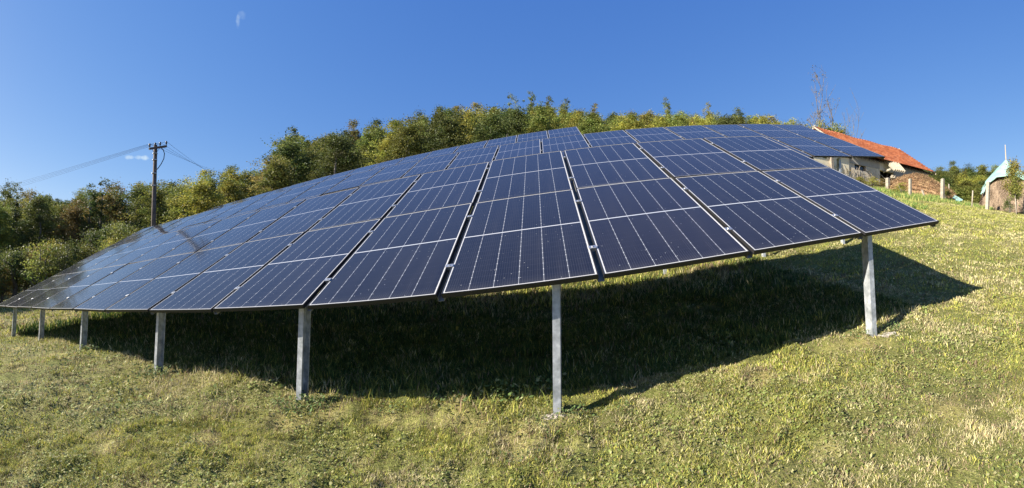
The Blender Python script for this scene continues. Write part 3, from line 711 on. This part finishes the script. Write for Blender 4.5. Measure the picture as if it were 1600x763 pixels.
for xg in (XW1-.28, XW0+.02):
    V = [(xg-BO.x, a-BO.y, z_-BO.z) for a, z_ in g_]+[(xg+.24-BO.x, a-BO.y, z_-BO.z) for a, z_ in g_]; m_.add(V, [(0, 1, 2), (5, 4, 3), (0, 3, 4, 1), (1, 4, 5, 2), (2, 5, 3, 0)])
bput(m_, 'wall', m_plaster)
m_ = MB(); bb(m_, XW0+.1, ox0-.02, YW-.03, YW-.003, 7.36, 7.98); bb(m_, ox1+.02, XW1-.02, YW-.03, YW-.003, 5.2, 7.98); o = bput(m_, 'upper_render', m_plgrey)
m_ = MB(); bb(m_, ox0-.5, ox1+.5, YW+1.2, YW+1.25, 4.2, 7.9); o = bput(m_, 'back_of_opening', m_void)
# pieces of the broken opening
m_ = MB(); rs2 = random.Random(3)
for k in range(16):
    cx, cz = rs2.uniform(ox0, ox1), rs2.uniform(5.6, 6.9); L__ = rs2.uniform(.5, 1.3); an = rs2.uniform(-.9, .9)
    m_.tube([(cx-BO.x-L__/2*math.cos(an), YW-BO.y+rs2.uniform(-.3, .4), cz-BO.z-L__/2*math.sin(an)), (cx-BO.x+L__/2*math.cos(an), YW-BO.y+rs2.uniform(-.4, .3), cz-BO.z+L__/2*math.sin(an))], .03, 5)
bput(m_, 'broken_laths', m_timber)
w_ = MB(); bb(w_, wx0, wx1, YW+.10, YW+.16, 6.95, 7.00); bb(w_, wx0, wx1, YW+.10, YW+.16, 7.37, 7.42)
for xx in (wx0+.03, (wx0+wx1)/2, wx1-.03): bb(w_, xx-.03, xx+.03, YW+.095, YW+.155, 7.00, 7.37)
wf = bput(w_, 'window', m_timber)
m_ = MB(); bb(m_, wx0, wx1, YW+.17, YW+.18, 6.95, 7.42); m_.build('pane', m_glass, wf)
# roof: stepped, waved tile courses
def roof(y0, z0, y1, z1, x0, x1, name):
    Ls = math.hypot(y1-y0, z1-z0); nc = int(Ls/.34); nx = int((x1-x0)/.055)
    dy, dz = (y1-y0)/Ls, (z1-z0)/Ls; ny_, nz_ = -dz, dy
    if nz_ < 0: ny_, nz_ = -ny_, -nz_
    xs = np.linspace(x0, x1, nx); wv = .022*np.abs(np.sin(xs/.22*PI)); jit = RS.rand(nc+1, nx)*.008
    sagx = -.10*np.sin((xs-x0)/(x1-x0)*PI)-.03*np.sin((xs-x0)*1.7)
    V = []; 
    for c in range(nc):
        for s, hh in ((c*Ls/nc, .17), ((c+1)*Ls/nc+.02, .028)):
            hgt_ = hh+wv+jit[c]
            V.append(np.stack([xs-BO.x, y0+dy*s+ny_*hgt_-BO.y+0*xs, z0+dz*s+nz_*hgt_-BO.z+sagx*min(1, s/Ls*1.2)], 1))
    V = np.concatenate(V); Fs = []
    for r_ in range(2*nc-1):
        a_ = r_*nx+np.arange(nx-1); Fs.append(np.stack([a_, a_+1, a_+nx+1, a_+nx], 1))
    me = big_mesh(name, V, np.concatenate(Fs), None); me.materials.append(m_tile)
    return put(name, me, barn)
roof(YF, ZE, YR, ZR, XL, XR, 'roof'); roof(2*YR-YF, ZE, YR, ZR, XL, XR, 'roof')
m_ = MB()
for k in range(int((XR-XL)/.36)):
    x_ = XL+.18+k*.36; sg_ = -.10*math.sin((x_-XL)/(XR-XL)*PI)-.03*math.sin((x_-XL)*1.7); m_.tube([(x_-.19-BO.x, YR-BO.y, ZR-BO.z+.03+sg_), (x_+.19-BO.x, YR-BO.y, ZR-BO.z+.055+sg_)], [.10, .115], 8)
bput(m_, 'ridge_tiles', m_tile, True)
Lr = Vector((0, YR-YF, ZR-ZE)); an = math.atan2(Lr.z, Lr.y); rt_ = np.array(Matrix.Rotation(an, 3, 'X'))
for xg in (XR+.03, XL-.03):
    for sgn in (1, -1):
        m_ = MB(); c_ = Vector((xg-BO.x, (YR+YF)/2-BO.y if sgn > 0 else (3*YR-YF)/2-BO.y, (ZE+ZR)/2-BO.z+.05)); m_.box(c_, (.05, Lr.length+.3, .11), rt_ if sgn > 0 else np.array(Matrix.Rotation(-an, 3, 'X'))); bput(m_, 'verge_board', m_sheet)
for k in range(24):
    m_ = MB(); x_ = XL+.2+k*(XR-XL-.4)/23; m_.box((x_-BO.x, (YF+YW)/2+.12-BO.y, ZE+.20-.15-BO.z), (.08, .50, .09), rt_); bput(m_, 'rafter_end', m_bark)
# lower cream annex joined to the left of the barn (its top is out of sight behind the panels)
m_ = MB(); bb(m_, 15.5, XL-.06, YW-.05, YW+3.5, 3.4, 7.75); bput(m_, 'annex_wall', noisy('cream_plaster', [(.3, (.55, .47, .33)), (.6, (.72, .64, .47))], 1.1, .95, scale2=6))
m_ = MB(); bb(m_, 15.3, XL-.06, YW-.25, YW+3.7, 7.752, 7.85); bput(m_, 'annex_roof', m_tile)
m_ = MB(); xp = pxx(1297); bb(m_, xp-.11, xp+.11, YW-.27, YW-.06, 3.6, 7.70); bput(m_, 'corner_post', m_timber)
# slipped corrugated sheet hanging from the eave above the hole
def corr(name, p00, p10, p01, p11, nwave, amp, mt, th=.02):
    nx = nwave*8; V = []
    nrm = (p10-p00).cross(p01-p00).normalized()
    for lay in (0, th):
        for j in (0, 1):
            for i in range(nx+1):
                a = i/nx; q_ = (p00.lerp(p10, a)).lerp(p01.lerp(p11, a), j); V.append(q_+nrm*(amp*math.sin(a*nwave*2*PI)+lay))
    n_ = nx+1; Fs = []
    for i in range(nx):
        Fs += [(i, i+1, n_+i+1, n_+i), (2*n_+i, 3*n_+i, 3*n_+i+1, 2*n_+i+1), (i, 2*n_+i, 2*n_+i+1, i+1), (n_+i, n_+i+1, 3*n_+i+1, 3*n_+i)]
    Fs += [(0, n_, 3*n_, 2*n_), (nx, 2*n_+nx, 3*n_+nx, n_+nx)]
    c_ = sum(V, Vector())/len(V)
    return MB().add([list(v-c_) for v in V], Fs).build(name, mt, loc=c_)
rb = math.hypot(pxx(1395), YW*CP+7*SP)
o = corr('corrugated_sheet', at(1381, 250.5, rb-.75), at(1404, 256, rb-.6), at(1396.5, 265.5, rb-1.5), at(1415, 269, rb-1.4), 6, .12, m_sheet)
tag(o, 'pale corrugated cement sheet slipped down over the hole in the barn wall', 'roofing sheet')
p0, p1 = at(1380, 269, rb-.9), at(1392, 264.5, rb-1.1)
m_ = MB(); m_.tube([Vector(), p1-p0], .09, 6); o = m_.build('loose_beam', m_sheet, loc=p0); tag(o, 'short pale beam poking out of the hole in the barn wall', 'beam')
for k, (px_, py_, s_) in enumerate(((1395, 279, .26), (1397, 287, .24))):
    o = lump('plaster_lump', at(px_, py_, rb-.6), s_, s_*.7, s_*1.1, m_sheet, 40+k, .6, 10); tag(o, ('upper' if k == 0 else 'lower')+' broken piece of white plaster beside the hole in the barn wall', 'rubble')
# bare climber stems on the barn wall
m_ = MB(); rs2 = random.Random(12)
for k in range(46):
    x_ = rs2.uniform(pxx(1300), pxx(1374)); z_ = 5.2; P_ = [(x_-BO.x, YW-.06-BO.y, z_-BO.z)]
    for j in range(rs2.randint(4, 8)):
        x_ += rs2.uniform(-.16, .16); z_ += rs2.uniform(.18, .32); P_.append((x_-BO.x, YW-.05-rs2.uniform(0, .08)-BO.y, z_-BO.z))
    m_.tube(P_, .014, 4, False)
cv = np.array([(rs2.uniform(pxx(1300), pxx(1374)), YW-.12, rs2.uniform(5.4, 6.9)) for _ in range(50)]); v, qq, c = leafcloud(cv-np.array(BO), np.full(50, .13), 12, .04, np.random.RandomState(3), np.ones((50, 3)))
o = empty('climbing_vine', BO); tag(o, 'half bare climber on the plastered barn wall around the window', 'climber')
m_.build('stems', m_timber, o); me = big_mesh('leaves', v, qq, None, c); me.materials.append(LEAF['rust tinged']); put('leaves', me, o)

# ------------------------------------------------------------------ heap, fence posts, haystack
m_heap, nt, b = mat('manure_and_straw', .95, spec=.1)
oc = N(nt, 'ShaderNodeTexCoord').outputs['Object']
nt.links.new(ramp(nt, noise(nt, 2.2, 5, .6, oc), [(.30, (.13, .075, .045)), (.5, (.25, .15, .08)), (.70, (.38, .26, .14))]), b.inputs['Base Color'])
bump(nt, b, noise(nt, 9, 6, .7, oc), .6, .05)
def heap(name, px0, px1, rho, prof, label, cat, m_, depth):
    n = 90; V = []
    for i in range(n+1):
        px_ = px0+(px1-px0)*i/n; top = np.interp(px_, [p[0] for p in prof], [p[1] for p in prof])
        for j in range(25):
            v_ = j/24*2-1; x, y = pol(px_, rho+v_*depth); gz = float(g0(x, y)[0])
            zt = rho*(CY-top)/F
            e = max(0, 1-v_*v_)**.7*min(1, i/6, (n-i)/6)
            z_ = gz-.12+max(0, zt-gz+.12)*e; nb = (fbm(x, y, .9, 2, 9)[()]-.5)*.35*e
            V.append(S2W([x, y, z_+float(nb)]))
    V = np.array(V); c_ = V.mean(0); c_[2] = V[:, 2].min()
    Fs = [(i*25+j, (i+1)*25+j, (i+1)*25+j+1, i*25+j+1) for i in range(n) for j in range(24)]
    o = MB().add(V-c_, Fs).build(name, m_, loc=c_, smooth=True); tag(o, label, cat); return o
heap('manure_heap', 1384, 1497, 27.5, [(1384, 296), (1400, 284), (1415, 276), (1428, 273.5), (1440, 275), (1455, 282), (1470, 291), (1485, 301), (1497, 312)], 'big brown heap of straw and manure in front of the barn', 'heap', m_heap, 2.0)
hm = bpy.data.objects['manure_heap']; rs_ = np.random.RandomState(18); hv = np.array([v.co[:] for v in hm.data.vertices]); n = 26000
kk_ = rs_.randint(0, len(hv)-26, n); tt_ = rs_.rand(n, 1); P_ = (hv[kk_]*(1-tt_)+hv[kk_+25]*tt_)+rs_.normal(0, .09, (n, 3))*np.array([1, 1, .3]); d_ = rs_.normal(0, 1, (n, 3))*np.array([.075, .075, .05]); s_ = rs_.normal(0, .012, (n, 3))
me = big_mesh('loose_straw', np.stack([P_-s_, P_+s_, P_+d_], 1).reshape(-1, 3), None, np.arange(n*3).reshape(-1, 3), np.repeat(np.where((rs_.rand(n) < .45)[:, None], np.array([.36, .25, .13]), np.array([.22, .13, .07]))*(.7+.6*rs_.rand(n))[:, None], 3, 0)); me.materials.append(mgr); tag(put('loose_straw', me, hm), kind='stuff')
m_cpost = noisy('lichened_concrete', [(.3, (.20, .17, .13)), (.7, (.38, .34, .27))], 7, .95, bmp=(25, .6, .02))
m_pale = noisy('bleached_wood', [(.3, (.24, .20, .15)), (.7, (.40, .35, .28))], 5, .9)
def stake(name, pxb, pyb, pxt, pyt, rho, w, mt, label, cat='fence post', square=True):
    b_, t_ = at(pxb, pyb, rho), at(pxt, pyt, rho); m_ = MB(); d = t_-b_
    if square:
        n_ = 4; V = []
        for k, (p_, s) in enumerate(((Vector((0, 0, 0))-d*.25, 1), (d*.5+Vector((.01, .01, 0)), .97), (d, .90), (d+Vector((0, 0, w*.15)), .55))):
            for (ax, ay) in ((-1, -1), (1, -1), (1, 1), (-1, 1)): V.append((p_.x+ax*w/2*s, p_.y+ay*w/2*s, p_.z))
        Fs = [(k*4+j, k*4+(j+1) % 4, k*4+4+(j+1) % 4, k*4+4+j) for k in range(3) for j in range(4)]+[(12, 13, 14, 15)]
        m_.add(V, Fs)
    else:
        m_.tube([-d*.25, d*.5+Vector((w*.1, 0, 0)), d], [w/2, w/2*.95, w/2*.8], 9)
    o = m_.build(name, mt, loc=b_, smooth=not square); tag(o, label, cat); return o
RF = 24.0
stake('fence_post', 1387.5, 295, 1387, 279, 26, .22, m_cpost, 'stubby thick concrete fence post in front of the hole in the barn wall')
stake('fence_post', 1422, 305, 1422, 280, RF, .15, m_cpost, 'upright concrete fence post in front of the middle of the manure heap')
stake('fence_post', 1443.5, 305, 1441, 297, RF, .09, m_pale, 'tiny leaning stake low in front of the manure heap', 'stake')
stake('fence_post', 1472.5, 309, 1473, 280, RF, .19, m_cpost, 'thickest square concrete fence post at the right foot of the manure heap')
stake('fence_post', 1483, 303, 1482.5, 287.5, 27.2, .07, m_pale, 'thin wooden stake just right of the thickest concrete post', 'stake', False)
stake('fence_post', 1518.5, 324, 1520, 298, RF, .085, m_pale, 'slim wooden stake standing alone between the heap and the haystack', 'stake', False)
stake('fence_post', 1542.5, 330, 1544, 285, 24.5, .19, m_sheet, 'tall whitish leaning post against the left side of the haystack', 'post')
stake('fence_post', 1599, 333, 1600.5, 306, 24.5, .10, m_pale, 'wooden stake at the right edge in front of the haystack', 'stake', False)
# wire fence strands between the posts would not show at this size
# haystack
hx, hy = pol(1577, 29.0); hp = gw(hx, hy, -.1); hs_ = empty('haystack', hp); tag(hs_, 'large brown haystack built round a pole under a pale teal tarpaulin', 'haystack')
m_hay, nt, b = mat('old_hay', .95, spec=.1)
oc = N(nt, 'ShaderNodeTexCoord').outputs['Object']; mp_ = N(nt, 'ShaderNodeMapping', {'Vector': oc, 'Scale': (3, 3, 1.2)}).outputs[0]
nt.links.new(ramp(nt, noise(nt, 4, 7, .7, mp_), [(.30, (.13, .09, .06)), (.46, (.27, .195, .135)), (.6, (.36, .27, .185)), (.75, (.46, .36, .25))]), b.inputs['Base Color'])
bump(nt, b, noise(nt, 9, 6, .7, mp_), 1.0, .10)
def lathe(profile, n, ragged, zoff, seed, zlow=None):
    rs_ = np.random.RandomState(seed); V = []; 
    for k, (r_, z_) in enumerate(profile):
        for j in range(n):
            ph = 2*PI*j/n; q_ = 1+ragged*(vn(math.cos(ph)*3+k*.35, math.sin(ph)*3+k*.2, 1.7, seed)-.5)
            zz = z_
            if zlow is not None and k >= len(profile)-3: zz += zlow(ph)*(k-len(profile)+4)/3
            V.append((r_*math.cos(ph)*q_, r_*math.sin(ph)*q_, zz))
    Fs = [(k*n+j, (k+1)*n+j, (k+1)*n+(j+1) % n, k*n+(j+1) % n) for k in range(len(profile)-1) for j in range(n)]
    return V, Fs
HH = 3.62
V, Fs = lathe([(.06, HH), (.45, HH-.42), (.95, HH-.95), (1.45, HH-1.45), (1.72, HH-1.95), (1.88, 1.1), (2.1, .6), (2.35, .2), (2.45, -.2)], 40, .22, 0, 3)
MB().add(V, Fs).build('hay', m_hay, hs_, True)
m_tarp = noisy('teal_tarpaulin', [(.3, (.19, .34, .29)), (.7, (.33, .48, .43))], 2.5, .55, bmp=(5, .8, .05))
camdir = math.atan2(-hp.y, -hp.x)
def low(ph):    # hem rides up on the side toward the camera, falls at both flanks
    d = math.cos(ph-camdir); return .55*max(0, d)**3-.10*abs(math.sin(ph*5))-.15*max(0, -d)
V, Fs = lathe([(.09, HH+.06), (.30, HH-.17), (.62, HH-.47), (1.06, HH-.92), (1.45, HH-1.28), (1.66, HH-1.52), (1.80, HH-1.80)], 48, .20, 0, 3, low)
n0 = len(V); V2 = [(x_*.985, y_*.985, z_-.015) for x_, y_, z_ in V]; Fs2 = Fs+[tuple(n0+i for i in f)[::-1] for f in Fs]; K = 6*48
Fs2 += [(K+j, n0+K+j, n0+K+(j+1) % 48, K+(j+1) % 48) for j in range(48)]
MB().add(V+V2, Fs2).build('tarpaulin', m_tarp, hs_, True)
MB().tube([(0, 0, .5), (.02, 0, HH), (.06, 0, HH+1.18)], [.06, .05, .03], 8).build('centre_pole', m_pale, hs_, True)
# stalks sticking out of the hay
rs_ = np.random.RandomState(8); n = 12000; z_ = rs_.rand(n)*2.3; r_ = np.interp(z_, [-.2, .2, .6, 1.1, 1.67, 2.2], [2.45, 2.35, 2.1, 1.88, 1.72, 1.42])*.985; ph = rs_.rand(n)*2*PI
P_ = np.stack([r_*np.cos(ph), r_*np.sin(ph), z_], 1); d_ = np.stack([np.cos(ph), np.sin(ph), -1.4+0*ph], 1)*(.10+.14*rs_.rand(n))[:, None]+rs_.normal(0, .06, (n, 3)); s_ = np.stack([-np.sin(ph), np.cos(ph), 0*ph], 1)*.014
v = np.stack([P_-s_, P_+s_, P_+d_], 1).reshape(-1, 3); me = big_mesh('loose_stalks', v, None, np.arange(n*3).reshape(-1, 3)); me.materials.append(m_hay); tag(put('loose_stalks', me, hs_), kind='stuff')
# tarp remnants
o = corr('tarpaulin_scrap', at(1491, 305, 26.5), at(1488, 310, 25.5), at(1505, 313, 26.5), at(1498, 316, 25.5), 2, .03, m_tarp); tag(o, 'pale blue tarpaulin scrap on the grass at the right end of the heap', 'tarpaulin')
o = corr('plastic_scrap', at(1535, 296, 28), at(1541, 290, 28), at(1532, 303, 27.6), at(1538, 300, 27.6), 2, .05, m_tarp); tag(o, 'small bit of plastic sheet at the left side of the haystack', 'plastic sheet')
# young staked tree
x, y = pol(1589, 23.0); yp = gw(x, y); yt = empty('young_tree', yp); tag(yt, 'young slim staked tree with reddish green leaves in front of the haystack', 'tree')
rs_ = np.random.RandomState(21); nC = 34; hh = np.sort(rs_.uniform(1.05, 2.95, nC)); wd = np.interp(hh, [1.0, 1.4, 2.0, 3.0], [.24, .37, .30, .08])
cen = np.stack([rs_.normal(0, 1, nC)*wd*.6, rs_.normal(0, 1, nC)*wd*.6, hh], 1)
tone = np.ones((nC, 3))*rs_.uniform(.7, 1.3, nC)[:, None]; tone[:, 0] *= rs_.uniform(.9, 1.5, nC)
v, qq, c = leafcloud(cen, np.full(nC, .15), 120, .042, rs_, tone, 1.0); me = big_mesh('crown', v, qq, None, c); me.materials.append(LEAF['olive green']); put('crown', me, yt)
m_ = MB(); m_.tube([(0, 0, -.2), (.02, .0, 1.2), (0, 0, 2.8)], [.03, .025, .008], 7)
for k in range(0, nC, 3): m_.tube([(0, 0, float(hh[k])-.25), tuple(cen[k])], [.012, .004], 4)
m_.build('trunk', m_bark, yt, True)
MB().tube([(-.20, -.05, -.2), (-.12, -.02, 1.25)], .028, 6).build('stake', m_pale, yt, True)
def bush(px_, rho, s, kind, label, ws=None):
    x, y = pol(px_, rho); return tree('bush', SHRUB[rs.randrange(4)], kind, x, y, s, ws or s, label, 'bush', None, rs)
bush(1578, 23.6, .32, 'dark green', 'low dark bush at the foot of the young tree', .36)
bush(1477, 25.0, .26, 'olive green', 'low green bush behind the thickest concrete post', .45)
bush(1408, 24.5, .22, 'yellowing', 'tuft of yellow weeds before the left end of the heap', .5)
bush(1362, 28.5, .26, 'yellowing', 'yellowish weeds at the foot of the barn wall under the window', .5)
bush(1380, 29.5, .24, 'rust tinged', 'dry brownish weeds below the hole in the barn wall', .4)
bush(1344, 28.5, .24, 'yellowing', 'yellow weeds against the barn wall beside the panels', .6)
# nearly bare tree and bushy trees behind the barn
x, y = pol(1292, 43.0); bp = gw(x, y); bt = empty('bare_tree', bp); tag(bt, 'tall nearly bare tree with a few last leaves behind the barn roof', 'tree')
topz = at(1288, 152, 43).z-bp.z
m_ = MB(); rs2 = random.Random(31); tips = []
def limb(p, d, L__, r_, lev):
    P_ = [p]; q_ = p.copy(); dd = d.copy()
    for k in range(4):
        dd = (dd+Vector((rs2.uniform(-.16, .16), rs2.uniform(-.16, .16), .10))).normalized(); q_ = q_+dd*L__/4; P_.append(q_.copy())
    m_.tube(P_, [max(.008, r_*(1-.17*k)) for k in range(5)], 5 if lev else 7, False); tips.append(P_[-1])
    if lev < 4:
        for k in range(3):
            b_ = P_[rs2.randint(2, 4)]; nd = (dd+Vector((rs2.uniform(-.8, .8), rs2.uniform(-.8, .8), rs2.uniform(-.1, .5)))).normalized(); limb(b_, nd, L__*rs2.uniform(.5, .78), r_*.48, lev+1)
rgt = Vector((.72, -.69, 0))
limb(Vector((0, 0, -.3)), Vector((0, 0, 1)), topz*.42, .17, 0)
limb(Vector((0, 0, topz*.40)), (Vector((0, 0, 1))-rgt*.16).normalized(), topz*.42, .10, 1)
limb(Vector((0, 0, topz*.42)), (Vector((0, 0, 1))+rgt*.45).normalized(), topz*.33, .085, 1)
limb(Vector((0, 0, topz*.44)), (Vector((0, 0, 1))-rgt*.9).normalized(), topz*.18, .04, 2)
m_.build('trunk', m_bark, bt)
tp = np.array([list(t_) for t_ in tips if t_.z > topz*.5]); tp = tp[np.random.RandomState(2).rand(len(tp)) < .30]
v, qq, c = leafcloud(tp, np.full(len(tp), .16), 9, .06, np.random.RandomState(4), np.ones((len(tp), 3))); me = big_mesh('crown', v, qq, None, c); me.materials.append(LEAF['rust tinged']); put('crown', me, bt)
for k, (px_, py_, rho, kind, lab) in enumerate(((1284, 197, 40.5, 'yellowing', 'yellowish bushy treetop at the foot of the bare tree, left one'), (1303, 193, 41, 'olive green', 'olive bushy treetop right behind the barn ridge below the bare tree'), (1322, 200, 41.5, 'yellowing', 'small bushy treetop right of the bare tree over the barn ridge'))):
    x, y = pol(px_, rho); h_ = rho*(CY-py_)/F-float(g0(x, y)[0]); tree('bushy_tree', KITS[k+1], kind, x, y, h_/8.2, .85, lab, 'tree', None, rs)
# fine leafless twiggy tree at the right of the ridge
x, y = pol(1336, 42.0); bp2 = gw(x, y); bt2 = empty('bare_tree', bp2); tag(bt2, 'faint leafless sapling over the barn ridge right of the tall bare tree', 'tree')
m_ = MB(); tips = []; topz = at(1330, 206, 42).z-bp2.z
limb(Vector((0, 0, -.3)), Vector((0, 0, 1)), topz*.72, .06, 1); limb(Vector((0, 0, topz*.6)), (Vector((0, 0, 1))+rgt*.6).normalized(), topz*.30, .03, 2); limb(Vector((0, 0, topz*.6)), (Vector((0, 0, 1))-rgt*.3).normalized(), topz*.34, .03, 2)
m_.build('trunk', m_bark, bt2)
print('TREES', len(placed))
